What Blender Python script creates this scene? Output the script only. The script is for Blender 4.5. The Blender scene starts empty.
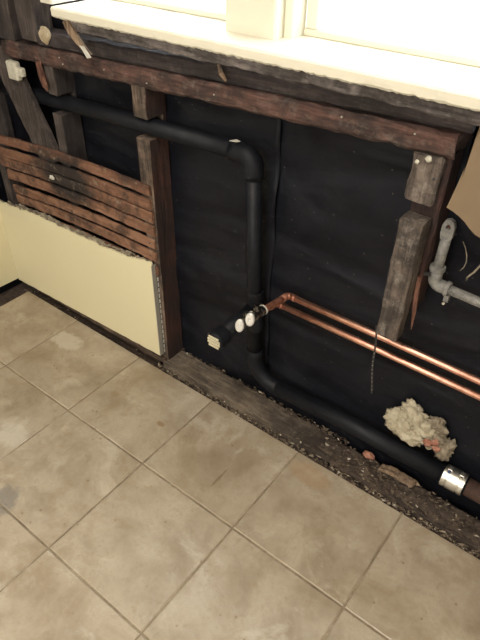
import bpy, bmesh, math, random
from mathutils import Vector, Matrix, noise

C = bpy.context.scene.collection
# ------------------------------------------------------------------ camera
YAW, PIT, ROL = -0.6493020, 0.6764698, 0.0149392
FPX = 571.4
fw = Vector((math.sin(YAW)*math.cos(PIT), math.cos(YAW)*math.cos(PIT), -math.sin(PIT)))
rt = Vector((math.cos(YAW), -math.sin(YAW), 0)); up = rt.cross(fw)
r2 = rt*math.cos(ROL) + up*math.sin(ROL); u2 = up*math.cos(ROL) - rt*math.sin(ROL)
cam = bpy.data.cameras.new('camera'); camo = bpy.data.objects.new('camera', cam); C.objects.link(camo)
m = Matrix((r2, u2, -fw)).transposed().to_4x4(); m.translation = (1.4959, -0.9609, 1.3533)
camo.matrix_world = m
cam.sensor_fit = 'VERTICAL'; cam.sensor_height = 24.0; cam.lens = FPX/640*24.0
cam.clip_start = 0.02
bpy.context.scene.camera = camo
# ------------------------------------------------------------------ sky, lamps, exposure
W = bpy.data.worlds.new('sky'); bpy.context.scene.world = W; W.use_nodes = True
bg = W.node_tree.nodes['Background']; bg.inputs[0].default_value = (0.86, 0.93, 1.0, 1); bg.inputs[1].default_value = 7.5
def area(name, loc, target, sx, sy, watts, col):
    l = bpy.data.lights.new(name, 'AREA'); l.shape = 'RECTANGLE'; l.size = sx; l.size_y = sy; l.energy = watts; l.color = col
    o = bpy.data.objects.new(name, l); C.objects.link(o); o.location = loc
    o.rotation_euler = (Vector(target)-Vector(loc)).to_track_quat('-Z', 'Y').to_euler()
    return o
area('ceiling_light', (1.05, -1.2, 2.40), (1.05, -1.2, 0), 0.5, 0.5, 29, (1.0, 0.90, 0.79))
area('added_rear_fill', (1.3, -2.72, 1.45), (0.9, 0.0, 0.7), 1.4, 1.1, 40, (1.0, 0.965, 0.93))  # soft fill light added behind the camera, no window opening there
vs = bpy.context.scene.view_settings
vs.view_transform = 'Standard'; vs.look = 'None'; vs.gamma = 1.0; vs.use_curve_mapping = False; vs.exposure = 0.0

# ------------------------------------------------------------------ materials
MATS = {}
def nt(name):
    m = bpy.data.materials.new(name); m.use_nodes = True; MATS[name] = m
    t = m.node_tree; b = t.nodes['Principled BSDF']
    return m, t, b
def N(t, kind, **kw):
    n = t.nodes.new(kind)
    for k, v in kw.items():
        if k in n.inputs: n.inputs[k].default_value = v
        else: setattr(n, k, v)
    return n
def ramp(t, fac, stops):
    r = t.nodes.new('ShaderNodeValToRGB'); e = r.color_ramp.elements
    while len(e) < len(stops): e.new(0.5)
    for k, (p, c) in enumerate(stops):
        e[k].position = p; e[k].color = (c, c, c, 1) if isinstance(c, (int, float)) else (*c, 1)
    t.links.new(fac, r.inputs[0]); return r.outputs[0]
def mix(t, fac, a, b, mode='MIX'):
    n = t.nodes.new('ShaderNodeMix'); n.data_type = 'RGBA'; n.blend_type = mode
    for sock, v in ((n.inputs[0], fac), (n.inputs[6], a), (n.inputs[7], b)):
        if isinstance(v, bpy.types.NodeSocket): t.links.new(v, sock)
        elif isinstance(v, (int, float)): sock.default_value = v
        else: sock.default_value = (*v, 1)
    return n.outputs[2]
def coords(t, scale=(1, 1, 1), rot=(0, 0, 0), loc=(0, 0, 0), kind='Position'):
    if kind == 'Position': s = t.nodes.new('ShaderNodeNewGeometry').outputs['Position']
    else: s = t.nodes.new('ShaderNodeTexCoord').outputs[kind]
    mp = t.nodes.new('ShaderNodeMapping'); mp.inputs['Scale'].default_value = scale; mp.inputs['Rotation'].default_value = rot; mp.inputs['Location'].default_value = loc
    t.links.new(s, mp.inputs[0]); return mp.outputs[0]
def noi(t, co, scale, detail=4, rough=0.6, dist=0.0):
    n = N(t, 'ShaderNodeTexNoise', Scale=scale, Detail=detail, Roughness=rough, Distortion=dist)
    t.links.new(co, n.inputs['Vector']); return n.outputs['Fac']
def bump(t, b, h, dist=0.002, strength=0.6):
    n = N(t, 'ShaderNodeBump', Strength=strength, Distance=dist); t.links.new(h, n.inputs['Height']); t.links.new(n.outputs[0], b.inputs['Normal'])

def step_mask(t, ma):
    q = N(t, 'ShaderNodeMapRange'); t.links.new(ma.outputs[0], q.inputs[0]); q.inputs[1].default_value = 1.10; q.inputs[2].default_value = 1.26; q.inputs[3].default_value = 0.0; q.inputs[4].default_value = 0.85
    return q.outputs[0]
def wood(name, cols, grain='x', grime=0.5, chalk=0.0, rough=0.85, gs=1.0, seed=0.0):
    m, t, b = nt(name)
    sc = {'x': (5, 60, 60), 'y': (60, 5, 60), 'z': (60, 60, 5)}[grain]
    co = coords(t, tuple(s*gs for s in sc), loc=(seed, seed*1.7, seed*.6)); cp = coords(t, loc=(seed, seed, seed))
    g = noi(t, co, 1.0, 6, 0.65, 0.6)
    c = ramp(t, g, [(0.28, cols[0]), (0.5, cols[1]), (0.72, cols[2])])
    if grime:
        d = noi(t, cp, 11, 5, 0.7)
        c = mix(t, ramp(t, d, [(0.42, grime), (0.60, 0.0)]), c, (0.018, 0.014, 0.013))
    if chalk:
        d = noi(t, cp, 26, 5, 0.75)
        c = mix(t, ramp(t, d, [(0.52, 0.0), (0.66, chalk)]), c, (0.34, 0.31, 0.27))
    t.links.new(c, b.inputs['Base Color']); b.inputs['Roughness'].default_value = rough
    f2 = noi(t, coords(t, tuple(s*gs*3.2 for s in sc), loc=(seed+4, seed, seed)), 1.0, 6, 0.7)
    c = mix(t, ramp(t, f2, [(0.40, 0.65), (0.54, 0.0)]), c, mix(t, 1.0, c, (0.30, 0.28, 0.27), 'MULTIPLY'))
    t.links.new(c, b.inputs['Base Color'])
    bump(t, b, g, 0.004, 0.9)
    return m
wood('beam_wood', [(0.045, 0.022, 0.018), (0.105, 0.052, 0.040), (0.18, 0.095, 0.074)], 'x', 0.75, 0.2)
wood('gap_shade_wood', [(0.022, 0.016, 0.018), (0.045, 0.034, 0.036), (0.075, 0.055, 0.052)], 'x', 0.7, 0.1)  # near-black tone painted in for the shaded gap below the sill
wood('stud_red', [(0.03, 0.013, 0.011), (0.062, 0.025, 0.02), (0.10, 0.042, 0.033)], 'z', 0.7, 0.0)
wood('stud_pale', [(0.10, 0.066, 0.045), (0.20, 0.14, 0.10), (0.29, 0.22, 0.165)], 'z', 0.75, 0.15)
wood('stud_dark', [(0.025, 0.02, 0.02), (0.05, 0.04, 0.038), (0.09, 0.07, 0.062)], 'z', 0.6, 0.05)
wood('stud_brown', [(0.04, 0.03, 0.028), (0.08, 0.062, 0.056), (0.135, 0.108, 0.094)], 'z', 0.5, 0.1)
wood('block_grey', [(0.07, 0.052, 0.042), (0.155, 0.122, 0.10), (0.26, 0.215, 0.18)], 'z', 0.75, 0.4, gs=0.8)
wood('plate_grey', [(0.10, 0.077, 0.056), (0.19, 0.15, 0.11), (0.27, 0.22, 0.165)], 'x', 0.5, 0.08)
m = MATS['plate_grey']; t = m.node_tree; b = t.nodes['Principled BSDF']     # black mould at the plank's rotten end
src = b.inputs['Base Color'].links[0].from_socket
sx = t.nodes.new('ShaderNodeSeparateXYZ'); t.links.new(coords(t), sx.inputs[0])
ma = N(t, 'ShaderNodeMath', operation='MULTIPLY_ADD'); t.links.new(noi(t, coords(t), 16, 5, 0.7), ma.inputs[0]); ma.inputs[1].default_value = 0.5; t.links.new(sx.outputs[0], ma.inputs[2])
t.links.new(mix(t, step_mask(t, ma), src, (0.022, 0.016, 0.013)), b.inputs['Base Color'])
wood('plate_dark', [(0.03, 0.02, 0.016), (0.07, 0.047, 0.035), (0.12, 0.082, 0.06)], 'x', 0.6, 0.0)
wood('strip_brown', [(0.07, 0.045, 0.028), (0.15, 0.10, 0.065), (0.22, 0.15, 0.1)], 'x', 0.6, 0.1)
wood('apron_wood', [(0.10, 0.085, 0.085), (0.22, 0.19, 0.185), (0.36, 0.32, 0.30)], 'x', 0.7, 0.35)
wood('splinter_wood', [(0.16, 0.10, 0.06), (0.28, 0.19, 0.12), (0.40, 0.30, 0.21)], 'z', 0.3, 0.2)
wood('rust_wood', [(0.09, 0.034, 0.02), (0.18, 0.075, 0.048), (0.28, 0.14, 0.095)], 'z', 0.45, 0.05)
# lath: red-brown wood with one sooty burn and pale plaster smears
m, t, b = nt('lath_wood')
oi = t.nodes.new('ShaderNodeObjectInfo')
co = coords(t, (5, 60, 60)); g = noi(t, co, 1.0, 6, 0.65, 0.6)
c = ramp(t, g, [(0.25, (0.10, 0.048, 0.028)), (0.5, (0.225, 0.112, 0.066)), (0.75, (0.34, 0.19, 0.12))])
c = mix(t, oi.outputs['Random'], c, mix(t, 1.0, c, (0.72, 0.66, 0.66), 'MULTIPLY'))
cp = coords(t)
c = mix(t, ramp(t, noi(t, cp, 14, 5, 0.7), [(0.38, 0.75), (0.52, 0.0)]), c, (0.03, 0.018, 0.014))
vd = N(t, 'ShaderNodeVectorMath', operation='DISTANCE'); mp = coords(t, (0.62, 0.2, 1.0))
t.links.new(mp, vd.inputs[0]); vd.inputs[1].default_value = (0.055*0.62, 0.005, 0.575)
sm = N(t, 'ShaderNodeMath', operation='ADD'); t.links.new(vd.outputs['Value'], sm.inputs[0])
ns = N(t, 'ShaderNodeMath', operation='MULTIPLY'); t.links.new(noi(t, cp, 22, 5, 0.7), ns.inputs[0]); ns.inputs[1].default_value = 0.10; t.links.new(ns.outputs[0], sm.inputs[1])
c = mix(t, ramp(t, sm.outputs[0], [(0.105, 0.95), (0.155, 0.0)]), c, (0.012, 0.010, 0.010))
c = mix(t, ramp(t, noi(t, cp, 34, 5, 0.75), [(0.56, 0.0), (0.70, 0.5)]), c, (0.36, 0.30, 0.22))
t.links.new(c, b.inputs['Base Color']); b.inputs['Roughness'].default_value = 0.8; bump(t, b, g, 0.002, 0.6)
# tar paper
m, t, b = nt('tar_paper')
cp = coords(t)
c = ramp(t, noi(t, cp, 6, 5, 0.7), [(0.35, (0.0035, 0.0042, 0.008)), (0.7, (0.009, 0.0098, 0.014))])
c = mix(t, ramp(t, noi(t, cp, 42, 6, 0.8), [(0.62, 0.0), (0.74, 0.35)]), c, (0.06, 0.055, 0.05))
v = N(t, 'ShaderNodeTexVoronoi', Scale=34.0); t.links.new(cp, v.inputs['Vector'])
c = mix(t, ramp(t, v.outputs['Distance'], [(0.05, 0.7), (0.085, 0.0)]), c, (0.10, 0.095, 0.085))
t.links.new(c, b.inputs['Base Color']); b.inputs['Roughness'].default_value = 0.55; b.inputs['Specular IOR Level'].default_value = 0.22
wr = noi(t, coords(t, (2.6, 1, 8), rot=(0, math.radians(10), 0)), 1.0, 1.5, 0.45, 0.6)
hm = N(t, 'ShaderNodeMath', operation='MULTIPLY_ADD'); t.links.new(noi(t, cp, 60, 4, 0.6), hm.inputs[0]); hm.inputs[1].default_value = 0.03; t.links.new(wr, hm.inputs[2])
bump(t, b, hm.outputs[0], 0.05, 0.8)
# plaster paint
def paint(name, col, col2, dirt=0.25, rough=0.6):
    m, t, b = nt(name); cp = coords(t)
    c = mix(t, noi(t, cp, 3.5, 4), col, col2)
    c = mix(t, ramp(t, noi(t, cp, 45, 6, 0.8), [(0.66, 0.0), (0.76, dirt)]), c, (0.20, 0.15, 0.085))
    t.links.new(c, b.inputs['Base Color']); b.inputs['Roughness'].default_value = rough
    bump(t, b, noi(t, cp, 90, 3), 0.0006, 0.5)
paint('cream_plaster', (0.76, 0.70, 0.475), (0.71, 0.65, 0.435), 0.3)
paint('cream_gloss', (0.70, 0.67, 0.55), (0.66, 0.625, 0.505), 0.5, 0.4)
paint('room_paint', (0.72, 0.68, 0.56), (0.68, 0.64, 0.53), 0.1)
paint('tan_plaster', (0.27, 0.195, 0.115), (0.14, 0.10, 0.065), 0.7, 0.9)
# floor tile
m, t, b = nt('beige_tile')
oi = t.nodes.new('ShaderNodeObjectInfo'); cp = coords(t)
of = N(t, 'ShaderNodeVectorMath', operation='MULTIPLY_ADD'); cb = t.nodes.new('ShaderNodeCombineXYZ')
for k in range(3): t.links.new(oi.outputs['Random'], cb.inputs[k])
t.links.new(cb.outputs[0], of.inputs[0]); of.inputs[1].default_value = (9, 7, 3); t.links.new(cp, of.inputs[2])
cl = noi(t, of.outputs[0], 8.0, 8, 0.68, 0.25)
c = ramp(t, cl, [(0.30, (0.275, 0.222, 0.155)), (0.50, (0.385, 0.322, 0.238)), (0.70, (0.485, 0.420, 0.325))])
st = noi(t, cp, 3.6, 8, 0.75, 0.5)
c = mix(t, ramp(t, st, [(0.50, 0.0), (0.64, 0.5)]), c, (0.25, 0.185, 0.105))
st2 = noi(t, coords(t, loc=(3.1, 1.7, 0)), 7, 6, 0.7, 0.4)
c = mix(t, ramp(t, st2, [(0.56, 0.0), (0.66, 0.5)]), c, (0.54, 0.485, 0.395))
fs = noi(t, coords(t, (1, 1, 1), loc=(7, 2, 0)), 26, 6, 0.75, 0.3)
c = mix(t, ramp(t, fs, [(0.57, 0.0), (0.68, 0.45)]), c, (0.24, 0.18, 0.105))
sp = N(t, 'ShaderNodeTexVoronoi', Scale=22.0); t.links.new(cp, sp.inputs['Vector'])
spm = ramp(t, sp.outputs['Distance'], [(0.06, 1.0), (0.10, 0.0)])
c = mix(t, mix(t, 1.0, spm, ramp(t, noi(t, cp, 2.2, 2), [(0.46, 0.0), (0.56, 0.7)]), 'MULTIPLY'), c, (0.20, 0.14, 0.075))
# brown spills, one grey patch and pale patches with outlines of their own
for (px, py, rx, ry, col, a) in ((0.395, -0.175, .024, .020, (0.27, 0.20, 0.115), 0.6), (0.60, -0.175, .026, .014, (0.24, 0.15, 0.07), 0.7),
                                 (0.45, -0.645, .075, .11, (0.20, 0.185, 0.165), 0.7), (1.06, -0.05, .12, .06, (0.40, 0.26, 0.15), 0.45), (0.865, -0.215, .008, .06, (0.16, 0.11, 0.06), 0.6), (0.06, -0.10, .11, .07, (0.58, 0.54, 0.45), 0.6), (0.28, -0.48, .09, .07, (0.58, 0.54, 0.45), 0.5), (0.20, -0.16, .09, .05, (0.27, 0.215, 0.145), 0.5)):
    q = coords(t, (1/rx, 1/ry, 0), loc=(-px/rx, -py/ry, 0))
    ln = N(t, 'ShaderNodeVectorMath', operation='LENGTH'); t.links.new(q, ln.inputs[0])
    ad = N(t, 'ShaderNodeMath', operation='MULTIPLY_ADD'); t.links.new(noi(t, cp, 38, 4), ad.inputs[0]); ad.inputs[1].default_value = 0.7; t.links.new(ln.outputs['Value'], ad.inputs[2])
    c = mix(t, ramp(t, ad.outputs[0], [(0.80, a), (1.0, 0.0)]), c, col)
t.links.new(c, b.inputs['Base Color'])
t.links.new(ramp(t, cl, [(0.3, 0.40), (0.7, 0.22)]), b.inputs['Roughness'])
bump(t, b, cl, 0.0015, 0.35)
# grout, dirt
def speck(name, cols, scale, rough=0.95, bd=0.004):
    m, t, b = nt(name); cp = coords(t); n = noi(t, cp, scale, 6, 0.8)
    t.links.new(ramp(t, n, [(0.3, cols[0]), (0.5, cols[1]), (0.7, cols[2])]), b.inputs['Base Color']); b.inputs['Roughness'].default_value = rough
    bump(t, b, n, bd, 0.8)
speck('grout', [(0.13, 0.095, 0.06), (0.25, 0.20, 0.135), (0.42, 0.355, 0.26)], 7)
speck('raw_plaster', [(0.07, 0.058, 0.045), (0.24, 0.20, 0.145), (0.55, 0.50, 0.39)], 38)
speck('dirt', [(0.025, 0.018, 0.014), (0.065, 0.047, 0.036), (0.13, 0.098, 0.072)], 45)
speck('insulation', [(0.20, 0.165, 0.11), (0.43, 0.38, 0.275), (0.60, 0.56, 0.45)], 26, 1.0, 0.006)
speck('grey_shade_fluff', [(0.10, 0.08, 0.055), (0.24, 0.20, 0.145), (0.42, 0.37, 0.28)], 40, 1.0, 0.006)  # grey-brown fluff; its darker tone also paints shade on the right wads
speck('brick_red', [(0.20, 0.07, 0.045), (0.36, 0.16, 0.11), (0.50, 0.30, 0.23)], 60)
speck('galvanised', [(0.09, 0.088, 0.08), (0.19, 0.185, 0.17), (0.30, 0.29, 0.26)], 55, 0.6, 0.001)
speck('cast_iron', [(0.025, 0.014, 0.011), (0.06, 0.032, 0.024), (0.11, 0.06, 0.045)], 60, 0.7, 0.002)
speck('dark_metal', [(0.012, 0.012, 0.013), (0.03, 0.029, 0.03), (0.07, 0.06, 0.055)], 60, 0.5, 0.001)
speck('outside_concrete', [(0.55, 0.54, 0.51), (0.62, 0.61, 0.58), (0.70, 0.69, 0.66)], 4, 0.9, 0.002)
speck('white_chip', [(0.45, 0.43, 0.38), (0.62, 0.60, 0.53), (0.74, 0.72, 0.66)], 60)
speck('porcelain', [(0.36, 0.34, 0.27), (0.52, 0.50, 0.41), (0.62, 0.60, 0.5)], 40, 0.5, 0.001)
speck('tan_blob', [(0.22, 0.17, 0.10), (0.42, 0.34, 0.22), (0.55, 0.47, 0.33)], 60)
m, t, b = nt('chips'); gi = t.nodes.new('ShaderNodeNewGeometry')
t.links.new(ramp(t, gi.outputs['Random Per Island'], [(0.0, (0.045, 0.033, 0.025)), (0.6, (0.10, 0.073, 0.052)), (0.86, (0.17, 0.13, 0.092)), (0.955, (0.26, 0.21, 0.15)), (1.0, (0.55, 0.5, 0.42))]), b.inputs['Base Color']); b.inputs['Roughness'].default_value = 0.95
m, t, b = nt('chips_tan'); gi = t.nodes.new('ShaderNodeNewGeometry')
t.links.new(ramp(t, gi.outputs['Random Per Island'], [(0.0, (0.07, 0.053, 0.04)), (0.45, (0.16, 0.12, 0.085)), (0.8, (0.27, 0.215, 0.15)), (0.94, (0.38, 0.32, 0.24)), (1.0, (0.55, 0.5, 0.42))]), b.inputs['Base Color']); b.inputs['Roughness'].default_value = 0.95
# plastics, metals
m, t, b = nt('abs_black'); cp = coords(t)
t.links.new(ramp(t, noi(t, cp, 18, 5, 0.7), [(0.35, (0.004, 0.005, 0.008)), (0.72, (0.011, 0.012, 0.016))]), b.inputs['Base Color'])
t.links.new(ramp(t, noi(t, cp, 30, 4), [(0.3, 0.42), (0.7, 0.6)]), b.inputs['Roughness']); b.inputs['Specular IOR Level'].default_value = 0.22
m, t, b = nt('copper'); cp = coords(t); b.inputs['Metallic'].default_value = 1.0
t.links.new(ramp(t, noi(t, cp, 30, 5, 0.7), [(0.3, (0.50, 0.25, 0.17)), (0.5, (0.76, 0.42, 0.31)), (0.75, (0.86, 0.52, 0.40))]), b.inputs['Base Color']); b.inputs['Roughness'].default_value = 0.42
m, t, b = nt('copper_dull'); cp = coords(t); b.inputs['Metallic'].default_value = 0.7
t.links.new(ramp(t, noi(t, cp, 60, 5, 0.7), [(0.3, (0.20, 0.08, 0.05)), (0.6, (0.45, 0.21, 0.14))]), b.inputs['Base Color']); b.inputs['Roughness'].default_value = 0.55
def plain(name, col, rough=0.5, metal=0.0):
    m, t, b = nt(name); cp = coords(t); n = noi(t, cp, 40, 4)
    t.links.new(mix(t, n, tuple(x*0.85 for x in col), tuple(min(1, x*1.1) for x in col)), b.inputs['Base Color'])
    b.inputs['Roughness'].default_value = rough; b.inputs['Metallic'].default_value = metal
plain('chrome', (0.80, 0.80, 0.79), 0.22, 1.0)
plain('handle_metal', (0.72, 0.71, 0.68), 0.45, 0.5)
plain('dark_chrome', (0.16, 0.155, 0.15), 0.3, 1.0)
plain('steel_band', (0.66, 0.64, 0.58), 0.38, 1.0)
plain('bead_metal', (0.42, 0.40, 0.35), 0.6, 0.3)
plain('cap_label', (0.58, 0.53, 0.37), 0.6)
plain('blue_screw', (0.09, 0.12, 0.24), 0.45, 0.5)
plain('room_ceiling', (0.75, 0.73, 0.68), 0.9)
m, t, b = nt('glass'); t.nodes.remove(b)
tr = N(t, 'ShaderNodeBsdfTransparent'); gl = N(t, 'ShaderNodeBsdfGlossy', Roughness=0.02); mx = t.nodes.new('ShaderNodeMixShader'); mx.inputs[0].default_value = 0.05
t.links.new(tr.outputs[0], mx.inputs[1]); t.links.new(gl.outputs[0], mx.inputs[2]); t.links.new(mx.outputs[0], t.nodes['Material Output'].inputs[0])

# ------------------------------------------------------------------ helpers
def link(name, me, mat, parent=None, smooth=False, loc=(0, 0, 0)):
    o = bpy.data.objects.new(name, me); C.objects.link(o); o.location = loc
    if mat and not me.materials: me.materials.append(MATS[mat])
    if parent: o.parent = parent
    if smooth:
        for p in me.polygons: p.use_smooth = True
    return o
def fin(name, bm, mat, parent=None, smooth=False, loc=(0, 0, 0)):
    bmesh.ops.recalc_face_normals(bm, faces=bm.faces)
    me = bpy.data.meshes.new(name); bm.to_mesh(me); bm.free()
    return link(name, me, mat, parent, smooth, loc)
def tag(o, label=None, cat=None, group=None, kind=None):
    if label: o['label'] = label
    if cat: o['category'] = cat
    if group: o['group'] = group
    if kind: o['kind'] = kind
    return o
def empty(name, loc=(0, 0, 0)):
    o = bpy.data.objects.new(name, None); C.objects.link(o); o.location = loc; o.empty_display_size = 0.02; return o
def under(o, parent):                                     # parent a mesh built in world coordinates
    o.parent = parent; o.location = o.location - parent.location; return o
def nz(p, s=1.0, seed=0.0):
    return noise.noise(Vector((p[0]*s+seed, p[1]*s+seed*2.3, p[2]*s-seed)))
def box(bm, x0, x1, y0, y1, z0, z1, mat=None):
    vs_ = [bm.verts.new((x, y, z)) for x in (x0, x1) for y in (y0, y1) for z in (z0, z1)]
    for f in ((0, 1, 3, 2), (4, 6, 7, 5), (0, 4, 5, 1), (2, 3, 7, 6), (0, 2, 6, 4), (1, 5, 7, 3)):
        bm.faces.new([vs_[i] for i in f])
    return vs_
def timber_bm(x0, x1, y0, y1, z0, z1, axis=2, seg=14, jit=0.002, bev=0.003, seed=1.0, warp=None, ends=0.0):
    """a sawn board: cross-section with eased corners, swept along an axis in rough segments"""
    lo = [x0, y0, z0]; hi = [x1, y1, z1]; a, b_ = [k for k in range(3) if k != axis]
    A, B = lo[a], hi[a]; D, E_ = lo[b_], hi[b_]; e = min(bev, (B-A)*.3, (E_-D)*.3)
    mA = (A+B)/2; mD = (D+E_)/2
    prof = [(A+e, D), (mA, D), (B-e, D), (B, D+e), (B, mD), (B, E_-e), (B-e, E_), (mA, E_), (A+e, E_), (A, E_-e), (A, mD), (A, D+e)]
    bm = bmesh.new(); rings = []
    for k in range(seg+1):
        f = k/seg; L = lo[axis] + (hi[axis]-lo[axis])*f; ring = []
        for (u, v) in prof:
            p = [0, 0, 0]; p[axis] = L; p[a] = u; p[b_] = v
            j = jit
            p[a] += nz(p, 25, seed)*j + nz(p, 90, seed+3)*j*.6; p[b_] += nz(p, 25, seed+9)*j + nz(p, 90, seed+5)*j*.6
            if ends and k in (0, seg): p[axis] += nz(p, 70, seed+2)*ends
            if warp: p = warp(p)
            ring.append(bm.verts.new(p))
        rings.append(ring)
    n = len(prof)
    for k in range(seg):
        for i in range(n): bm.faces.new((rings[k][i], rings[k][(i+1) % n], rings[k+1][(i+1) % n], rings[k+1][i]))
    bm.faces.new(rings[0]); bm.faces.new(rings[-1][::-1])
    return bm
def timber(name, mat, *a, parent=None, **k):
    return fin(name, timber_bm(*a, **k), mat, parent)
def tube_bm(bm, pts, r, n=20, caps=True, rfun=None):
    pts = [Vector(p) for p in pts]; rings = []; prev = None
    for i, p in enumerate(pts):
        d = ((pts[min(i+1, len(pts)-1)]-pts[max(i-1, 0)])).normalized()
        if prev is None:
            u = d.cross(Vector((0, 0, 1)));  u = d.cross(Vector((1, 0, 0))) if u.length < 1e-3 else u
        else: u = prev - d*prev.dot(d)
        u.normalize(); prev = u; v = d.cross(u); rr = r(i) if callable(r) else r
        rings.append([bm.verts.new(p + (u*math.cos(2*math.pi*k/n) + v*math.sin(2*math.pi*k/n))*rr) for k in range(n)])
    for i in range(len(pts)-1):
        for k in range(n): bm.faces.new((rings[i][k], rings[i][(k+1) % n], rings[i+1][(k+1) % n], rings[i+1][k]))
    if caps: bm.faces.new(rings[0][::-1]); bm.faces.new(rings[-1])
    return bm
def tube(name, mat, pts, r, parent=None, n=20, smooth=True):
    o = fin(name, tube_bm(bmesh.new(), pts, r, n), mat, parent, False)
    if smooth:
        for p in o.data.polygons: p.use_smooth = len(p.vertices) == 4
    return o
def lathe(name, mat, origin, axis, prof, parent=None, n=24):
    """prof: list of (distance along axis, radius)"""
    ax = Vector(axis).normalized(); u = ax.cross(Vector((0, 0, 1)));  u = ax.cross(Vector((1, 0, 0))) if u.length < 1e-3 else u
    u.normalize(); v = ax.cross(u); bm = bmesh.new(); rings = []
    for (d, r) in prof:
        rings.append([bm.verts.new(Vector(origin)+ax*d+(u*math.cos(2*math.pi*k/n)+v*math.sin(2*math.pi*k/n))*max(r, 1e-5)) for k in range(n)])
    for i in range(len(rings)-1):
        for k in range(n): bm.faces.new((rings[i][k], rings[i][(k+1) % n], rings[i+1][(k+1) % n], rings[i+1][k]))
    bm.faces.new(rings[0][::-1]); bm.faces.new(rings[-1])
    o = fin(name, bm, mat, parent)
    md = o.modifiers.new('edges', 'EDGE_SPLIT'); md.split_angle = math.radians(32)
    for p in o.data.polygons: p.use_smooth = True
    return o
def arc(c, r, a0, a1, plane, n=10):
    out = []
    for k in range(n+1):
        a = math.radians(a0+(a1-a0)*k/n); p = Vector(c); p[plane[0]] += r*math.cos(a); p[plane[1]] += r*math.sin(a); out.append(p)
    return out
def lump_bm(bm, c, rad, seed, amp=0.35, sub=2, freq=3.0, crumple=0.0):
    g = bmesh.ops.create_icosphere(bm, subdivisions=sub, radius=1.0)
    for v in g['verts']:
        p = v.co.copy(); d = 1 + amp*nz(p, freq*.5, seed) + amp*.5*nz(p, freq*1.3, seed+4)
        if crumple: d += crumple*(abs(nz(p, freq*1.8, seed+8))-.25) + crumple*.6*(abs(nz(p, freq*4, seed+11))-.2)
        v.co = Vector(c) + Vector((p.x*rad[0]*d, p.y*rad[1]*d, p.z*rad[2]*d))
    return bm
def lump(name, mat, c, rad, seed, parent=None, **k):
    return fin(name, lump_bm(bmesh.new(), c, rad, seed, **k), mat, parent)

# ------------------------------------------------------------------ room shell
XL, XR, YN, ZC = -0.38, 3.0, -2.8, 2.45
def shell(name, boxes, mat):
    bm = bmesh.new()
    for q in boxes: box(bm, *q)
    return tag(fin(name, bm, mat), kind='structure')
SH = 0.112                                                 # front of the black paper
wb = shell('wall_back', [(-0.55, XR, SH+0.016, SH+0.05, -0.12, 1.03), (-0.55, 0.12, SH+0.016, SH+0.05, 1.03, ZC),
                         (0.12, 1.95, SH+0.016, SH+0.05, 2.0, ZC), (1.95, XR, SH+0.016, SH+0.05, 1.03, ZC)], 'tar_paper')
wb['label'] = 'black tar papered outer wall behind the missing plaster'
shell('wall_left', [(-0.50, -0.42, YN, SH+0.016, -0.12, ZC)], 'tar_paper')['label'] = 'wall on the left side of the corner'
shell('wall_right', [(XR, XR+0.08, YN, SH+0.016, -0.12, ZC)], 'room_paint')
shell('wall_front', [(-0.50, XR+0.08, YN-0.08, YN, -0.12, ZC)], 'room_paint')
shell('ceiling', [(-0.50, XR+0.08, YN-0.08, SH+0.05, ZC, ZC+0.08)], 'room_ceiling')
shell('ground', [(-6, 8, SH+0.06, 9, -0.5, -0.4)], 'outside_concrete')['label'] = 'pale ground outside the window'
# plaster that is still up elsewhere in the room
bm = bmesh.new(); box(bm, 1.95, XR, 0.0165, 0.034, 0.03, ZC); box(bm, 0.12, 1.95, 0.0165, 0.034, 2.05, ZC)
fin('upper_plaster', bm, 'room_paint', wb)
# tar paper sheets, wrinkled, the left one lapping over the right one
def sheet(name, x0, x1, z0, z1, y, seed, nx=60, nzs=80):
    bm = bmesh.new(); g = []
    for i in range(nx+1):
        col = []
        for k in range(nzs+1):
            x = x0+(x1-x0)*i/nx; z = z0+(z1-z0)*k/nzs
            d = 0.011*nz((x*1.6+z*.5, 0, z*11-x*3), 1, seed) + 0.004*nz((x*5, 0, z*20), 1, seed+5) + 0.002*nz((x*22, 0, z*22), 1, seed)
            e = 0.004*nz((0, 0, z*9), 1, seed+7) if i in (0, nx) else 0
            col.append(bm.verts.new((x+e, y+d, z)))
        g.append(col)
    for i in range(nx):
        for k in range(nzs): bm.faces.new((g[i][k], g[i+1][k], g[i+1][k+1], g[i][k+1]))
    o = fin(name, bm, 'tar_paper', wb, True)
    s = o.modifiers.new('thickness', 'SOLIDIFY'); s.thickness = 0.0012; s.offset = 0
    return o
sheet('paper_sheet', -0.41, 0.79, -0.06, 1.02, SH-0.004, 1.0, 90, 90)
sheet('paper_sheet', 0.76, 1.95, -0.06, 1.02, SH+0.003, 6.0, 90, 90)
# left wall: lower plaster still on
pl = fin('lower_plaster', timber_bm(-0.42, -0.38, YN, 0.03, 0.02, 0.345, axis=1, seg=60, jit=0.002, bev=0.001, seed=4), 'cream_plaster', bpy.data.objects['wall_left'])
bm = bmesh.new(); box(bm, -0.42, -0.38, YN, -0.5, 0.345, ZC); fin('upper_plaster', bm, 'room_paint', bpy.data.objects['wall_left'])

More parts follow.
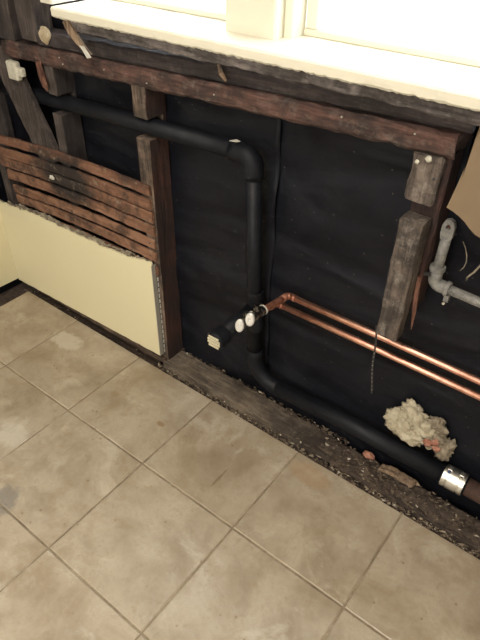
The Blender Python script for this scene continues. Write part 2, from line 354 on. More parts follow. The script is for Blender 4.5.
# ------------------------------------------------------------------ floor: grout bed + tiles
fl = shell('floor', [(-0.30, XR, YN, -0.001, -0.035, -0.0022)], 'grout'); fl['label'] = 'beige square tile floor'
sub = shell('subfloor', [(-0.42, XR, YN, SH+0.016, -0.07, -0.036), ], 'dirt'); sub['label'] = 'dirty subfloor in the gap along the wall'
T = 0.33; G = 0.0024
def tile_bm(x0, x1, y0, y1, seed=0):
    bm = bmesh.new(); z0, z1, e = -0.010, 0.0, 0.0022
    base = [bm.verts.new((x, y, z0)) for x, y in ((x0, y0), (x1, y0), (x1, y1), (x0, y1))]
    mid = [bm.verts.new((x, y, z1-e)) for x, y in ((x0, y0), (x1, y0), (x1, y1), (x0, y1))]
    top = [bm.verts.new((x, y, z1)) for x, y in ((x0+e, y0+e), (x1-e, y0+e), (x1-e, y1-e), (x0+e, y1-e))]
    for A, B in ((base, mid), (mid, top)):
        for k in range(4): bm.faces.new((A[k], A[(k+1) % 4], B[(k+1) % 4], B[k]))
    bm.faces.new(top); bm.faces.new(base[::-1]); return bm
full = None
rr = random.Random(5)
for i in range(-1, 9):
    for j in range(0, 9):
        x0, x1 = i*T+G, (i+1)*T-G; y1 = -0.3135-(j-1)*T-G; y0 = y1-T+2*G
        if i == -1: x0 = -0.30
        if j == 0: y1 = 0.0; y0 = -0.3135+G
        if y0 < YN: continue
        if i == -1 or j == 0:
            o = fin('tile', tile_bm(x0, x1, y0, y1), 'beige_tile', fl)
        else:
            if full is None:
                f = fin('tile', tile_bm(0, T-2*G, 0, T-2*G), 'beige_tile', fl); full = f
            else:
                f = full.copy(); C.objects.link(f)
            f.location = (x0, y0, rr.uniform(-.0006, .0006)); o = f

# ------------------------------------------------------------------ window and sill
win = tag(empty('window_1', (0.12, 0.1, 1.078)), 'cream painted double window glaring with daylight', kind='structure')
def wpart(name, mat, *q, parent=win, **k):
    o = fin(name, timber_bm(*q, **k), mat); under(o, parent); return o
wpart('mullion', 'cream_gloss', 0.672, 0.800, 0.056, 0.135, 1.0775, 2.0, seg=10, jit=0.0012, bev=0.004, seed=2)
wpart('mullion_stop', 'cream_gloss', 0.800, 0.822, 0.085, 0.135, 1.0775, 2.0, seg=10, jit=0.001, bev=0.003, seed=3)
wpart('mullion_stop', 'cream_gloss', 0.650, 0.672, 0.085, 0.135, 1.0775, 2.0, seg=10, jit=0.001, bev=0.003, seed=5)
wpart('side_casing', 'cream_gloss', 0.090, 0.140, 0.025, 0.12, 1.068, 2.05, seg=10, jit=0.002, bev=0.004, seed=6)
wpart('head_casing', 'cream_gloss', 0.12, 1.95, 0.03, 0.135, 1.98, 2.06, axis=0, seg=10, jit=0.001, seed=7)
for x0, x1 in ((0.14, 0.650), (0.822, 1.95)):
    sash = wpart('sash_rail', 'cream_gloss', x0, x1, 0.128, 0.165, 1.075, 1.093, axis=0, seg=20, jit=0.0012, bev=0.004, seed=x0)
    wpart('sash_rail', 'cream_gloss', x0, x1, 0.128, 0.165, 1.94, 1.98, axis=0, seg=8, jit=0.001, bev=0.004, seed=x0+1)
    for xs in (x0, x1-0.03): wpart('sash_stile', 'cream_gloss', xs, xs+0.03, 0.128, 0.165, 1.093, 1.94, seg=8, jit=0.001, bev=0.004, seed=xs)
    bm = bmesh.new(); box(bm, x0+0.03, x1-0.03, 0.145, 0.149, 1.093, 1.94); under(fin('pane', bm, 'glass'), win)
def chip(p):                                                # paint flaked along the lower front edge
    if p[2] < 1.058 and p[1] < 0.0: p[2] += max(0, nz(p, 55, 4))*.0035 + max(0, nz((p[0], 0, 0), 140, 1))*.003; p[1] += max(0, nz(p, 55, 4))*.002
    return p
sill = fin('trim_1', timber_bm(0.203, 1.99, -0.026, 0.135, 1.0535, 1.0775, axis=0, seg=420, jit=0.0008, bev=0.004, seed=8, warp=chip), 'cream_gloss')
tag(sill, 'cream painted window sill with flaking lower edge', kind='structure')

# ------------------------------------------------------------------ timbers
def tilt(x, z): return z + (x-0.1)*0.035                     # the old rough sill is not level
tag(timber('rough_sill_beam', 'beam_wood', -0.14, 1.205, 0.032, SH-0.01, 0.908, 0.953, axis=0, seg=90, jit=0.004, bev=0.007, seed=11, ends=0.012,
           warp=lambda p: [p[0], p[1], tilt(p[0], p[2])]), 'long red-brown timber beam running under the window sill', 'beam')
tag(timber('gap_shade_board', 'gap_shade_wood', 0.02, 1.224, 0.042, SH-0.012, 0.955, 0.992, axis=0, seg=60, jit=0.003, bev=0.005, seed=13,
           warp=lambda p: [p[0], p[1], tilt(p[0], p[2])]), 'recessed board on the beam, coloured dark for the shaded gap below the sill', 'board')  # dark colour of this recessed board stands in for shade
tag(timber('apron_board', 'apron_wood', 0.215, 1.99, -0.002, 0.036, 1.026, 1.0530, axis=0, seg=120, jit=0.004, bev=0.004, seed=15), 'grey-brown rough strip tight under the cream window sill', 'board')
def notched_stud(name, x0, x1, y0, y1, z0, z1, nz0, nz1, ndep, seed, front, side, label, parent=None):
    """stud with a notch cut in its front for the pipe; front face and side faces differ in colour"""
    bm = bmesh.new(); prof = [(y1, z0)]
    for k in range(9): prof.append((y0, z0+(nz0-z0)*k/8))
    prof += [(ndep, nz0), (ndep, nz1)]
    for k in range(5): prof.append((y0, nz1+(z1-nz1)*k/4))
    prof.append((y1, z1)); L = []; Rr = []
    for (y, z) in prof:
        L.append(bm.verts.new((x0+nz((0, y, z), 30, seed)*.003, y+nz((0, y, z), 50, seed+2)*.002, z)))
        Rr.append(bm.verts.new((x1+nz((1, y, z), 30, seed)*.003, y+nz((1, y, z), 50, seed+2)*.002, z)))
    n = len(prof); fr = []
    for k in range(n):
        f = bm.faces.new((L[k], L[(k+1) % n], Rr[(k+1) % n], Rr[k]))
        if 1 <= k < n-2: fr.append(f)
    bm.faces.new(L[::-1]); bm.faces.new(Rr)
    bmesh.ops.recalc_face_normals(bm, faces=bm.faces)
    for f in fr: f.material_index = 1
    me = bpy.data.meshes.new(name); bm.to_mesh(me); bm.free(); me.materials.append(MATS[side]); me.materials.append(MATS[front])
    o = link(name, me, None)
    b_ = o.modifiers.new('eased', 'BEVEL'); b_.width = 0.002; b_.segments = 1
    return tag(o, label, 'stud')
notched_stud('wall_stud', 0.390, 0.437, 0.034, SH-0.004, 0.016, 0.925, 0.789, 0.842, 0.089, 21, 'stud_pale', 'stud_red', 'notched stud with pale front edge beside the plaster panel')
notched_stud('wall_stud', 0.034, 0.074, 0.040, SH-0.004, 0.016, 0.912, 0.772, 0.826, 0.096, 22, 'stud_brown', 'stud_dark', 'thin brown stud standing behind the top lath boards')
# splintered red sliver on that stud's upper end
bm = bmesh.new(); tube_bm(bm, [(0.030, 0.030, 0.915), (0.036, 0.028, 0.88), (0.046, 0.026, 0.855), (0.050, 0.028, 0.838)], lambda i: [0.008, 0.010, 0.009, 0.002][i], 6)
tag(fin('wood_splinter', bm, 'rust_wood'), 'orange-brown splinter hanging under the beam left end', 'splinter')
# diagonal brace in the corner
bm = timber_bm(-0.053, 0.053, 0.0345, 0.0545, -0.165, 0.185, axis=2, seg=20, jit=0.002, bev=0.003, seed=23)
br = fin('diagonal_brace', bm, 'stud_brown'); br.location = (-0.090, 0, 0.75); br.rotation_euler = (0, math.radians(-27.5), 0)
tag(br, 'wide grey-brown board slanting down to the lath in the corner', 'brace')
tag(timber('corner_post', 'stud_dark', -0.155, -0.075, 0.036, SH-0.01, 0.95, ZC-0.002, seg=30, jit=0.003, bev=0.004, seed=25), 'dark post rising from the beam at far left', 'post')
tag(timber('corner_post', 'stud_brown', -0.045, 0.030, 0.040, SH-0.01, 0.962, ZC-0.002, seg=30, jit=0.003, bev=0.004, seed=27), 'brown post rising from the beam beside the window casing', 'post')
tag(timber('corner_stud', 'stud_brown', -0.340, -0.300, 0.036, 0.075, -0.03, 0.52, seg=20, jit=0.002, bev=0.003, seed=28), 'short grey-brown stud end in the corner left of the lath', 'stud')
tag(timber('corner_stud', 'stud_dark', -0.375, -0.305, 0.078, SH-0.006, -0.03, 1.6, seg=20, jit=0.002, bev=0.003, seed=29), 'tall dark stud deep in the left corner', 'stud')
# right stud, its scab and the block nailed on
tag(timber('wall_stud', 'stud_red', 1.146, 1.203, 0.046, SH-0.006, 0.60, 0.944, seg=24, jit=0.003, bev=0.003, seed=31, ends=.006), 'dark red stud cut off behind the grey block', 'stud')
sc = timber('stud_scab', 'block_grey', 1.134, 1.194, 0.030, 0.0455, 0.852, 0.944, seg=14, jit=0.003, bev=0.004, seed=33, ends=.01)
tag(sc, 'short weathered board under the right end of the beam', 'board')
for (x, z, r) in ((1.146, 0.928, .0045), (1.166, 0.938, .0065), (1.183, 0.905, .003)):
    lump('plaster_dab' if r > .004 else 'nail_hole', 'porcelain' if r > .004 else 'dark_metal', (x, 0.029, z), (r, r*.6, r), x*40, sc)
blk = tag(timber('wood_block', 'block_grey', 1.147, 1.195, -0.004, 0.040, 0.540, 0.826, seg=24, jit=0.0025, bev=0.003, seed=35, ends=.004), 'grey weathered wood block nailed upright above the copper pipes', 'block')
# bottom plate
def rot_end(p):
    if p[0] > 0.85: p[2] -= 0.010*min(1, (p[0]-0.85)/0.25) + 0.006*max(0, nz(p, 60, 3))
    return p
tag(timber('bottom_plate', 'plate_grey', 0.425, 1.075, 0.022, 0.104, -0.034, 0.022, axis=0, seg=80, jit=0.003, bev=0.004, seed=41, ends=.02, warp=rot_end), 'grey timber plank lying at the foot of the open wall', 'plank')
tag(timber('bottom_plate', 'plate_dark', 1.085, 1.95, 0.022, 0.100, -0.034, 0.008, axis=0, seg=80, jit=0.005, bev=0.004, seed=43, ends=.02), 'dark rotten plank under the pipe coupling', 'plank')
tag(timber('bottom_plate', 'plate_dark', -0.40, 0.388, 0.040, 0.104, -0.034, 0.014, axis=0, seg=50, jit=0.003, bev=0.004, seed=45), 'dark plank hidden in the gap below the cream panel', 'plank')
tag(timber('nailing_strip', 'plate_dark', 0.55, 1.60, 0.004, 0.019, -0.034, -0.012, axis=0, seg=90, jit=0.004, bev=0.003, seed=47), 'thin dark strip between tile edge and plank', 'strip')

# ------------------------------------------------------------------ lath boards (pieces of the back wall)
rows = [(.664, .633), (.622, .590), (.583, .549), (.541, .507), (.494, .463), (.452, .419), (.405, .371)]
lefts = [-.275, -.300, -.300, -.275, -.258, -.255, -.26]
rl = random.Random(3)
for k, ((zt, zb), xl) in enumerate(zip(rows, lefts)):
    dz = rl.uniform(.022, .030)
    def warp(p, dz=dz, k=k): return [p[0], p[1], p[2] - dz*(0.43-p[0])/0.66 + 0.010*math.sin((p[0]+.25)/.68*3.14)]
    o = timber('lath_board', 'lath_wood', xl, 0.430+rl.uniform(-.006, .004), 0.0255+rl.uniform(-.0015, .001), 0.0335, zb, zt, axis=0, seg=48, jit=0.0022, bev=0.0015, seed=50+k*3.1, ends=.006, warp=warp, parent=wb)
    for x in (0.41, 0.055):
        z = (zb+zt)/2 - dz*(0.43-x)/0.66 + 0.010*math.sin((x+.25)/.68*3.14)
        lathe('nail', 'dark_metal', (x, 0.0262, z), (0, -1, 0), [(0, .0028), (.0012, .0028), (.0018, .0015)], o, 8)

# ------------------------------------------------------------------ plaster panel
pp = tag(empty('plaster_wallboard', (0.02, 0.0165, 0.03)), 'cream painted plaster panel left low on the wall below the lath', 'panel')
def top_z(x):
    pts = [(-.38, .366), (-.30, .372), (-.2, .385), (-.1, .387), (0, .388), (.12, .391), (.235, .394), (.33, .404), (.40, .416), (.44, .418)]
    for (a, za), (b_, zb) in zip(pts, pts[1:]):
        if a <= x <= b_: return za+(zb-za)*(x-a)/(b_-a)
    return pts[-1][1]
def panel_bm(y0, y1, dz_fun, x0=-.379, x1=.421, n=110):
    bm = bmesh.new(); cols = []
    for k in range(n+1):
        x = x0+(x1-x0)*k/n; zt = top_z(x)+dz_fun(x); zb = 0.014+0.033*(x-x0)/(x1-x0)+0.002*nz((x, 0, 0), 30, 7)
        xx = x + (0.0 if k < n else 0.0)
        zs = [zb+(zt-zb)*q/16 for q in range(17)]
        col = []
        for z in zs:
            ex = 0.003*nz((0, 0, z), 40, 3) if k == n else 0
            col.append((bm.verts.new((xx+ex, y0, z)), bm.verts.new((xx+ex, y1, z))))
        cols.append(col)
    for k in range(n):
        for q in range(16):
            a, b_, c, d = cols[k][q], cols[k+1][q], cols[k+1][q+1], cols[k][q+1]
            bm.faces.new((a[0], b_[0], c[0], d[0])); bm.faces.new((a[1], d[1], c[1], b_[1]))
        bm.faces.new((cols[k][0][0], cols[k][0][1], cols[k+1][0][1], cols[k+1][0][0])); bm.faces.new((cols[k][16][0], cols[k+1][16][0], cols[k+1][16][1], cols[k][16][1]))
    for k in (0, n):
        for q in range(16): bm.faces.new((cols[k][q][0], cols[k][q+1][0], cols[k][q+1][1], cols[k][q][1]))
    return bm
face = fin('painted_face', panel_bm(0.0150, 0.0205, lambda x: 0.005*nz((x, 0, 0), 35, 1)+0.004*nz((x, 0, 0), 110, 2)), 'cream_plaster'); under(face, pp)
raw = fin('broken_edge', panel_bm(0.0206, 0.0250, lambda x: 0.002+(0.012 if -.24 < x < .2 else 0)*max(0, .45+1.4*nz((x, 0, 0), 9, 9))+0.009*nz((x, 0, 0), 60, 4)+.007*nz((x, 0, 0), 160, 6), x1=.417), 'raw_plaster'); under(raw, pp)
bm = bmesh.new(); rl = random.Random(8)
for k in range(90):                                         # crumbs of plaster clinging to the torn edge
    x = rl.uniform(-.30, .40); z = top_z(x)+rl.uniform(-.002, .016)
    lump_bm(bm, (x, 0.018+rl.uniform(-.003, .004), z), tuple(rl.uniform(.0025, .007)*q for q in (1.4, .6, .8)), k*1.3, sub=1, amp=.6)
cr = fin('plaster_crumbs', bm, 'raw_plaster'); under(cr, pp); tag(cr, kind='stuff')
# perforated corner bead on the cut right edge
bm = bmesh.new()
box(bm, .4215, .4235, 0.012, 0.030, 0.050, 0.410); bead = fin('corner_bead', bm, 'bead_metal'); under(bead, pp)
bm = bmesh.new(); box(bm, .4236, .4250, 0.0275, 0.0335, 0.050, 0.405); under(fin('bead_backing', bm, 'dark_metal'), pp)
for k in range(17):
    bm = bmesh.new(); z = 0.056+k*0.0208
    vsb = box(bm, .4252, .4268, 0.0288, 0.0325, z, z+0.0150)
    under(fin('bead_tab', bm, 'white_chip'), pp)
under(fin('ground_strip', timber_bm(-.36, .43, 0.0225, 0.036, 0.006, 0.030, axis=0, seg=60, jit=.003, bev=.002, seed=61), 'strip_brown'), pp)

# ------------------------------------------------------------------ tan plaster remnant at right
bm = bmesh.new(); n = 60; cols = []
for k in range(n+1):
    f = k/n; x = 1.222+0.74*f
    zb = 0.872-0.52*(x-1.208)*(1 if x < 1.4 else 0)-(0.1 if x >= 1.4 else 0)+0.006*nz((x, 0, 0), 40, 5)
    cols.append([bm.verts.new((x+(0.006*nz((0, 0, z), 30, 2)+(z-.87)*.13 if k == 0 else 0), y, z)) for y in (0.020, 0.034) for z in (zb, zb+.05, zb+.1, 1.030)])
for k in range(n):
    a, b_ = cols[k], cols[k+1]
    for q in range(3):
        bm.faces.new((a[q], b_[q], b_[q+1], a[q+1])); bm.faces.new((a[q+4], a[q+5], b_[q+5], b_[q+4]))
    bm.faces.new((a[0], a[4], b_[4], b_[0])); bm.faces.new((a[3], b_[3], b_[7], a[7]))
for a in (cols[0], cols[-1]):
    for q in range(3): bm.faces.new((a[q], a[q+1], a[q+5], a[q+4]))
tag(fin('plaster_remnant', bm, 'tan_plaster'), 'bare tan plaster remnant under the sill at the right edge', 'plaster')

# ------------------------------------------------------------------ black drain pipe
PR = 0.024
dp = tag(empty('drain_pipe', (0.772, 0.068, 0.12)), 'black plastic drain pipe bending down and along the open wall', 'pipe')
def part(o): return under(o, dp)
YA = 0.064
def tz(x): return 0.798+0.027*(x+0.105)/0.835
part(tube('branch_pipe', 'abs_black', [(-0.26, .082, .780), (-.1, .079, .788), (0.05, .071, .799), (0.22, YA, tz(.22)), (0.700, YA, tz(.70))], PR-.002))
xt, ztop = 0.752, tz(0.73)-0.004
el = [(0.688, YA, ztop), (0.706, YA, ztop)] + [tuple(p) for p in arc((0.722, YA, ztop-0.030), 0.030, 90, 0, (0, 2), 10)] + [(0.7523, YA, ztop-0.040), (0.7527, YA, ztop-0.050)]
part(tube('top_elbow', 'abs_black', el, PR+0.0005))
part(tube('riser_pipe', 'abs_black', [(0.7525, YA, ztop-0.045), (0.762, YA+.002, 0.50), (0.770, YA+.006, 0.215)], PR-.0035))
sw = [(0.770, YA+.006, 0.235), (0.7705, YA+.006, 0.212)]
cx, cz, R0 = 0.853, 0.205, 0.083
for k in range(1, 13):
    a = math.radians(180+82*k/12); sw.append((cx+R0*math.cos(a), YA+.006+.004*k/12, cz+R0*math.sin(a)))
sw.append((0.875, 0.075, 0.1235))
part(tube('sweep_elbow', 'abs_black', sw, PR-.0005))
part(tube('lower_pipe', 'abs_black', [(0.855, 0.0745, 0.1225), (1.10, 0.076, 0.131), (1.385, 0.075, 0.135)], PR+0.0005))
# tee with the trap arm that points into the room
part(lathe('tee_hub', 'abs_black', (0.7665, YA+.004, 0.445), (0.03, 0, -1), [(0, .0225), (.003, .0235), (.022, .0235), (.026, .0228), (.105, .0228), (.109, .0235), (.126, .0235), (.131, .0225)]))
part(tube('trap_arm', 'abs_black', [(0.765, YA, 0.383), (0.765, 0.01, 0.381), (0.765, -0.078, 0.379)], 0.0225))
cap = part(lathe('end_cap', 'abs_black', (0.765, -0.066, 0.379), (0, -1, 0), [(0, .0245), (.004, .0275), (.036, .0275), (.040, .0265), (.0425, .024)]))
for k in range(4):                                           # cream ridges on the cap's face
    zc = 0.379+(k-1.5)*0.0092; hw = math.sqrt(.0225**2-((k-1.5)*.0092)**2)*.92
    bm = bmesh.new(); box(bm, 0.765-hw, 0.765+hw, -0.1115, -0.1078, zc-.0033, zc+.0033)
    o = fin('cap_ridge', bm, 'cap_label'); o.parent = cap; o.location = Vector((0, 0, 0)) - dp.location - cap.location; o.modifiers.new('e', 'BEVEL').width = .0008
# shielded steel coupling
ax = Vector((1.0, 0.0, 0.012)).normalized(); cc = Vector((1.372, 0.075, 0.1345))
cp_ = part(lathe('steel_coupling', 'steel_band', cc, ax, [(0, .0268), (.0005, .0290), (.010, .0292), (.011, .0276), (.0135, .0276), (.0145, .0296), (.040, .0296), (.041, .0276), (.0435, .0276), (.0445, .0292), (.055, .0290), (.0555, .0268)]))
part(tube('coupling_sleeve', 'abs_black', [cc-ax*.004, cc+ax*.060], .0266))
for d in (0.012, 0.042):
    q = cc+ax*d
    cs = (lathe('clamp_screw', 'blue_screw' if d < .03 else 'chrome', q+Vector((0, -.012, .0275)), (0, 1, 0), [(0, .003), (.001, .0048), (.007, .0048), (.008, .004), (.022, .004)], n=6)); cs.parent = cp_
    bm = bmesh.new(); box(bm, q.x-.006, q.x+.006, q.y-.006, q.y+.008, q.z+.0262, q.z+.0335); s = fin('clamp_housing', bm, 'steel_band'); s.parent = cp_; s.modifiers.new('e', 'BEVEL').width = .001
part(tube('old_iron_pipe', 'cast_iron', [cc+ax*.045, (1.60, 0.074, 0.134), (1.93, 0.074, 0.135)], 0.0235))
# paper sticker scrap lying on the top elbow
bm = bmesh.new(); q = [(0.690, 0.050, 0.8485), (0.712, 0.047, 0.8520), (0.716, 0.058, 0.8510), (0.700, 0.064, 0.8500)]
vs2 = [bm.verts.new(p) for p in q]; bm.faces.new(vs2); o = fin('sticker_scrap', bm, 'white_chip'); part(o); o.modifiers.new('t', 'SOLIDIFY').thickness = .0012

# ------------------------------------------------------------------ copper supply pipes with stop valves
def copper(label, z0, x0, zv, yv, xr, dull):
    e = tag(empty('copper_pipe', (x0, 0.08, z0)), label, 'pipe', 'copper supply pipes')
    R_ = 0.0082
    def p_(o): return under(o, e)
    p_(tube('run_pipe', 'copper', [(x0+.014, 0.080, z0), ((x0+1.38)/2, 0.081, z0-.001), (xr, 0.080, z0-.004)], R_, n=16))
    elb = [(x0+.026, .080, z0), (x0+.012, .080, z0)] + [tuple(p) for p in arc((x0+.012, .068, z0), .012, 90, 180, (0, 1), 6)] + [(x0, .054, z0+.001)]
    p_(tube('elbow', 'copper_dull', elb, R_+.0014, n=16))
    ys = 0.066; n = 5
    p_(tube('stub_pipe', 'copper_dull', [(x0, ys+(yv-ys)*k/n, z0+(zv-z0)*k/n) for k in range(n+1)], R_, n=16))
    v = p_(lathe('valve_body', 'dark_chrome', (x0, yv+.004, zv), (0, -1, 0.05), [(0, .0095), (.002, .0125), (.012, .0125), (.013, .0098), (.020, .0098), (.021, .0118), (.036, .0118), (.037, .0085), (.043, .0085), (.044, .005), (.056, .005)], n=18))
    p_(lathe('packing_ring', 'white_chip', (x0, yv+.007, zv), (0, -1, 0), [(0, .0105), (.0006, .0135), (.003, .0135), (.0036, .0105)]))
    vo = (lathe('valve_outlet', 'dark_chrome', (x0, yv-.022, zv+.004), (0, 0, 1), [(0, .0065), (.012, .0065), (.0125, .0088), (.020, .0088), (.0205, .006), (.026, .006)], n=6)); vo.parent = v
    # oval handle: thick ellipse, fluted rim
    bm = bmesh.new(); n = 24; rg = []; hc = Vector((x0, yv-.046, zv+.0026)); hn = Vector((.25, -1, .30)).normalized(); hu = hn.cross(Vector((0, 0, 1))).normalized(); hv = hu.cross(hn)
    for (d, s) in ((0, .80), (.002, 1.0), (.007, 1.0), (.0095, .82), (.0095, .35), (.007, .30)):
        rg.append([bm.verts.new(hc + hn*d + hu*(.0118*s*math.cos(2*math.pi*k/n)) + hv*(.0175*s*math.sin(2*math.pi*k/n))) for k in range(n)])
    for i in range(len(rg)-1):
        for k in range(n): bm.faces.new((rg[i][k], rg[i][(k+1) % n], rg[i+1][(k+1) % n], rg[i+1][k]))
    bm.faces.new(rg[0]); bm.faces.new(rg[-1])
    vh = fin('valve_handle', bm, 'handle_metal'); vh.parent = v
    return e
copper('upper copper pipe with elbow and oval handled stop valve', 0.466, 0.861, 0.484, -0.035, 1.95, 0)
copper('lower copper pipe with stop valve just below its twin', 0.424, 0.826, 0.444, -0.030, 1.95, 0)

# ------------------------------------------------------------------ galvanised pipe at right
gp = tag(empty('galvanised_pipe', (1.221, 0.072, 0.668)), 'old grey galvanised pipe with elbow at the right edge', 'pipe')
GR = 0.0105
up_ = tube('upright', 'galvanised', [(1.221, .072, .684), (1.2215, .072, .74), (1.2225, .071, .778)], GR, n=16); under(up_, gp)
# flattened upper end with a rusty hole
bm = bmesh.new(); prof = []
W_, Hh = 0.0125, 0.044
outl = [(-GR*.95, 0), (-W_, .012), (-W_, .030), (-W_*.7, .041), (0, .045), (W_*.7, .041), (W_, .030), (W_, .012), (GR*.95, 0)]
hole = [(.0048*math.cos(a), .028+.0065*math.sin(a)) for a in [math.radians(225-k*33.75) for k in range(9)]]
def flat(y): return [[bm.verts.new((1.2225+u, y, .775+w)) for u, w in L] for L in (outl, hole)]
A, B = flat(.0635), flat(.0735)
for k in range(8):
    bm.faces.new((A[0][k], A[0][k+1], A[1][k+1], A[1][k])); bm.faces.new((B[0][k], B[1][k], B[1][k+1], B[0][k+1]))
    bm.faces.new((A[0][k], B[0][k], B[0][k+1], A[0][k+1])); bm.faces.new((A[1][k], A[1][k+1], B[1][k+1], B[1][k]))
bm.faces.new((A[0][0], A[1][0], B[1][0], B[0][0])); bm.faces.new((A[0][8], B[0][8], B[1][8], A[1][8]))
bm.faces.new((A[1][0], A[0][0], A[0][8], A[1][8])); bm.faces.new((B[1][0], B[1][8], B[0][8], B[0][0])); bm.faces.new((A[1][0], A[1][8], B[1][8], B[1][0])) 
under(fin('flattened_end', bm, 'galvanised'), gp)
bm = bmesh.new(); lump_bm(bm, (1.2225, .073, .803), (.006, .004, .008), 3, sub=1); under(fin('rust_plug', bm, 'rust_wood'), gp)
el = [(1.221, .072, .705), (1.221, .072, .684)] + [tuple(p) for p in arc((1.237, .072, .682), .016, 180, 270, (0, 2), 7)] + [(1.252, .072, .6655)]
under(tube('elbow', 'galvanised', el, .0140, n=16), gp)
for (o_, a_) in (((1.221, .072, .700), (0, 0, 1)), ((1.247, .072, .666), (1, 0, -.03))):
    under(lathe('elbow_collar', 'galvanised', o_, a_, [(0, .0148), (.001, .0162), (.009, .0162), (.010, .0148)]), gp)
under(tube('run_pipe', 'galvanised', [(1.245, .072, .666), (1.32, .072, .6625), (1.95, .072, .650)], GR, n=16), gp)
bm = bmesh.new(); box(bm, 1.252, 1.262, .060, .074, .641, .656); under(fin('pipe_clip', bm, 'galvanised'), gp)
under(tube('clip_screw', 'chrome', [(1.257, .050, .642), (1.257, .062, .642)], .003, n=8), gp)

# ------------------------------------------------------------------ small hanging things
tag(fin('copper_sliver', tube_bm(bmesh.new(), [(1.198, .043, .69), (1.2, .042, .65), (1.206, .040, .60), (1.2095, .039, .556)], lambda i: [.0052, .0058, .0045, .0008][i], 7), 'rust_wood'), 'rust red pointed sliver hanging behind the wood block', 'sliver')
tag(tube('iron_rod', 'dark_metal', [(1.165, .043, .688), (1.215, .058, .694)], .0045, n=8), 'dark iron rod between wood block and galvanised pipe', 'rod')
# perforated hanger strap
hs = tag(empty('hanger_strap', (1.135, .012, .52)), 'thin dark perforated strap hanging across the copper pipes', 'strap')
pts = [(1.139+.004*math.sin(k*.5)*.4+k*.0007, .016+.0018*k, .545-.0145*k) for k in range(17)]
bm = bmesh.new(); rw = []
for k, p in enumerate(pts): rw.append((bm.verts.new((p[0]-.0022, p[1], p[2])), bm.verts.new((p[0]+.0022, p[1], p[2]))))
for k in range(16): bm.faces.new((rw[k][0], rw[k][1], rw[k+1][1], rw[k+1][0]))
o = fin('band', bm, 'dark_metal'); under(o, hs); o.modifiers.new('t', 'SOLIDIFY').thickness = .0012
for k in range(6, 16):
    under(lathe('strap_rivet', 'bead_metal', Vector(pts[k])+Vector((0, -.0006, 0)), (0, -1, 0), [(0, .0016), (.001, .0012)], n=6), hs)
# things at the upper left
bx_ = tag(empty('fixing_block', (-0.085, 0.03, 0.872)), 'pale cross-shaped block fixed on the slanting brace', 'block')
bm = bmesh.new(); box(bm, -.112, -.066, .014, .034, .846, .898); o = fin('body', bm, 'porcelain'); under(o, bx_); o.modifiers.new('e', 'BEVEL').width = .004
bm = bmesh.new(); box(bm, -.068, -.046, .018, .034, .860, .884); o = fin('lug', bm, 'porcelain'); under(o, bx_); o.modifiers.new('e', 'BEVEL').width = .003
tag(lump('plaster_blob', 'tan_blob', (0.071, 0.038, 0.987), (.021, .012, .021), 7, sub=3, amp=.25), 'round tan plaster blob stuck on the beam top left', 'blob')
bm = bmesh.new()
sl = [(0.222, -.004, 1.046), (0.240, -.006, 1.024), (0.262, -.004, 1.002), (0.288, .004, .976)]
rw = [[bm.verts.new((x+u, y+v, z+w)) for u, v, w in ((-.011*s, 0, -.004*s), (.011*s, 0, .006*s), (.010*s, .007*s, .006*s), (-.010*s, .007*s, -.004*s))] for (x, y, z), s in zip(sl, (1, 1.05, .85, .55))]
for k in range(3):
    for q in range(4): bm.faces.new((rw[k][q], rw[k][(q+1) % 4], rw[k+1][(q+1) % 4], rw[k+1][q]))
bm.faces.new(rw[0]); bm.faces.new(rw[-1])
sp_ = tag(fin('paint_splinter', bm, 'splinter_wood'), 'brown split of wood with white tip hanging below the sill', 'splinter')
bm = bmesh.new()
a = [(0.266, -.0062, .998), (0.284, -.0062, .998), (0.298, -.0012, .974), (0.282, -.0012, .970)]
vv = [bm.verts.new(p) for p in a]; bm.faces.new(vv); o = fin('painted_tip', bm, 'white_chip', sp_); o.modifiers.new('t', 'SOLIDIFY').thickness = .0012
bm = bmesh.new(); tube_bm(bm, [(.676, .030, 1.018), (.690, .022, 1.002), (.700, .026, .988)], lambda i: [.003, .006, .003][i], 6)
tag(fin('wood_splinter', bm, 'splinter_wood'), 'small pale splinter sticking out under the sill middle', 'splinter')

beam = bpy.data.objects['rough_sill_beam']
for (x, z, r) in ((.125, .940, .0030), (.135, .925, .0028), (.772, .965, .0030), (.66, .950, .0026), (.98, .972, .0028), (1.13, .975, .0030), (.45, .935, .0026), (.30, .940, .0026)):
    lathe('nail', 'bead_metal', (x, .0345, z), (0, -1, 0), [(0, r*.7), (.003, r*.7), (.004, r*.4)], beam, 8)
tag(lump('plaster_chip', 'white_chip', (-.005, .020, .565), (.013, .004, .007), 3, sub=2, amp=.5), 'small white chip stuck on the burnt lath', 'chip')
for (lab, pts_, r_) in (('frayed pale root strand behind the galvanised pipe', [(1.304, .100, .745), (1.298, .094, .736), (1.293, .090, .725), (1.289, .088, .714), (1.283, .088, .705), (1.279, .090, .696), (1.278, .094, .686)], .0022),
                        ('thin grey wire curling near the galvanised pipe', [(1.248, .100, .765), (1.258, .095, .755), (1.265, .092, .742), (1.268, .091, .728), (1.266, .092, .714), (1.260, .095, .702)], .0011)):
    tag(tube('loose_wire', 'grey_shade_fluff', pts_, r_, n=6), lab, 'wire')
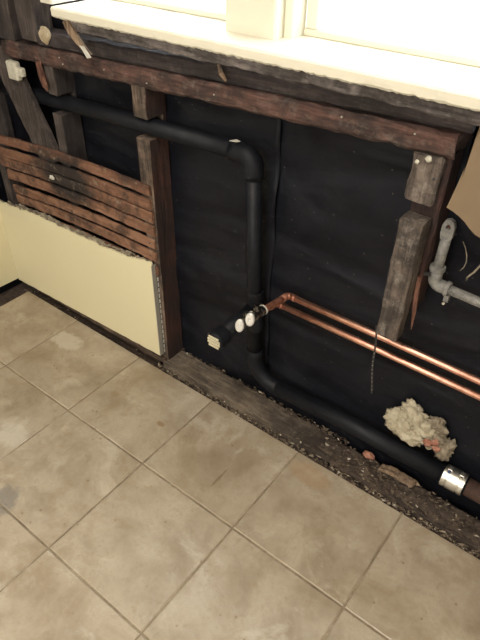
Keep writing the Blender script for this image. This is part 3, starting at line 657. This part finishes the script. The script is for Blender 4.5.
# ------------------------------------------------------------------ clump of insulation pushed out of the wall
ic = tag(empty('insulation_clump', (1.29, .09, .15)), 'crumpled pale insulation bulging from the wall above the drain pipe', 'insulation')
rl = random.Random(12)
for k, (x, y, z, a, b_, c) in enumerate(((1.228, .092, .222, .036, .022, .036), (1.256, .090, .262, .034, .022, .032), (1.284, .092, .236, .040, .024, .036), (1.326, .094, .216, .036, .022, .030), (1.262, .090, .202, .044, .022, .024), (1.352, .094, .204, .026, .022, .034), (1.312, .098, .262, .028, .014, .028))):
    o = lump('wad', 'insulation' if k not in (3, 5, 6) else 'grey_shade_fluff', (x, y, z), (a, b_, c), k*5.3+2, sub=4, amp=.55, freq=1.5, crumple=.55); under(o, ic); [setattr(p, 'use_smooth', True) for p in o.data.polygons]  # right wads get the darker fluff for their shadowed brown side
for k, (x, y, z, a) in enumerate(((1.312, .072, .216, .012), (1.328, .072, .230, .010), (1.336, .072, .212, .011))):
    under(lump('brick_crumb', 'brick_red', (x, y, z), (a, a*.7, a*.8), k*3+1, sub=2, amp=.5), ic)

# ------------------------------------------------------------------ debris
tag(lump('brick_shard', 'brick_red', (1.168, .092, .030), (.020, .010, .010), 5, sub=2, amp=.5), 'small red brick shard beside the drain pipe', 'shard')
tag(fin('wood_shard', timber_bm(1.215, 1.310, .070, .098, .020, .032, axis=0, seg=10, jit=.005, bev=.003, seed=71, ends=.02), 'splinter_wood'), 'tan broken piece of wood under the drain pipe', 'shard')
bm = bmesh.new(); g = []
for i in range(101):
    x = 0.90+0.75*i/100; row = []
    for k in range(13):
        f = k/12; y = 0.020+0.084*f
        h = min(1, i/18, (100-i)/10)*min(1, k/3, (12-k)/2)
        row.append(bm.verts.new((x, y, 0.004+h*(0.010+0.010*nz((x, y, 0), 22, 4)+0.006*nz((x, y, 0), 70, 8)))))
    g.append(row)
for i in range(100):
    for k in range(12): bm.faces.new((g[i][k], g[i+1][k], g[i+1][k+1], g[i][k+1]))
tag(fin('dirt_drift', bm, 'dirt'), 'brown dirt heaped on the rotten plank below the pipe', 'dirt', kind='stuff')
rl = random.Random(21)
def chips(name, count, xf, label, smin=.0015, smax=.0042, mat='chips'):
    bm = bmesh.new()
    for k in range(count):
        x, y, z = xf(rl); s = (smin+(smax-smin)*rl.random()**2)*(2.0 if rl.random() < .06 else 1)
        vv = [bm.verts.new((x+rl.uniform(-1, 1)*s*1.5, y+rl.uniform(-1, 1)*s, z+rl.uniform(-.3, 1)*s*.8)) for _ in range(6)]
        r = bmesh.ops.convex_hull(bm, input=vv)
        for g in r['geom_interior']:
            if isinstance(g, bmesh.types.BMVert) and g.is_valid: bm.verts.remove(g)
    return tag(fin(name, bm, mat), label, 'debris', kind='stuff')
chips('debris', 1500, lambda r: (r.uniform(.40, 1.60), r.uniform(.001, .024), r.uniform(-.014, .000)), 'crumbs of rubble along the edge of the tile floor', mat='chips_tan')
def rotten(r):
    x = r.triangular(.93, 1.64, 1.25); return x, r.uniform(.020, .098), r.uniform(.012, .020)
chips('debris', 750, rotten, 'chips and dirt scattered under the coupling', .0015, .0065)
chips('debris', 260, lambda r: (r.uniform(.44, 1.10), r.triangular(.085, .108, .106), r.uniform(.018, .030)), 'crumbs lying along the back of the grey plank', .002, .005)
chips('debris', 420, lambda r: (r.uniform(-.36, .42), r.uniform(.001, .036), r.uniform(-.034, -.018)), 'crumbs in the dark gap below the cream panel')
chips('debris', 60, lambda r: (r.uniform(-.36, -.31), r.uniform(-.5, .0), r.uniform(-.034, -.024)), 'crumbs in the gap along the left wall')
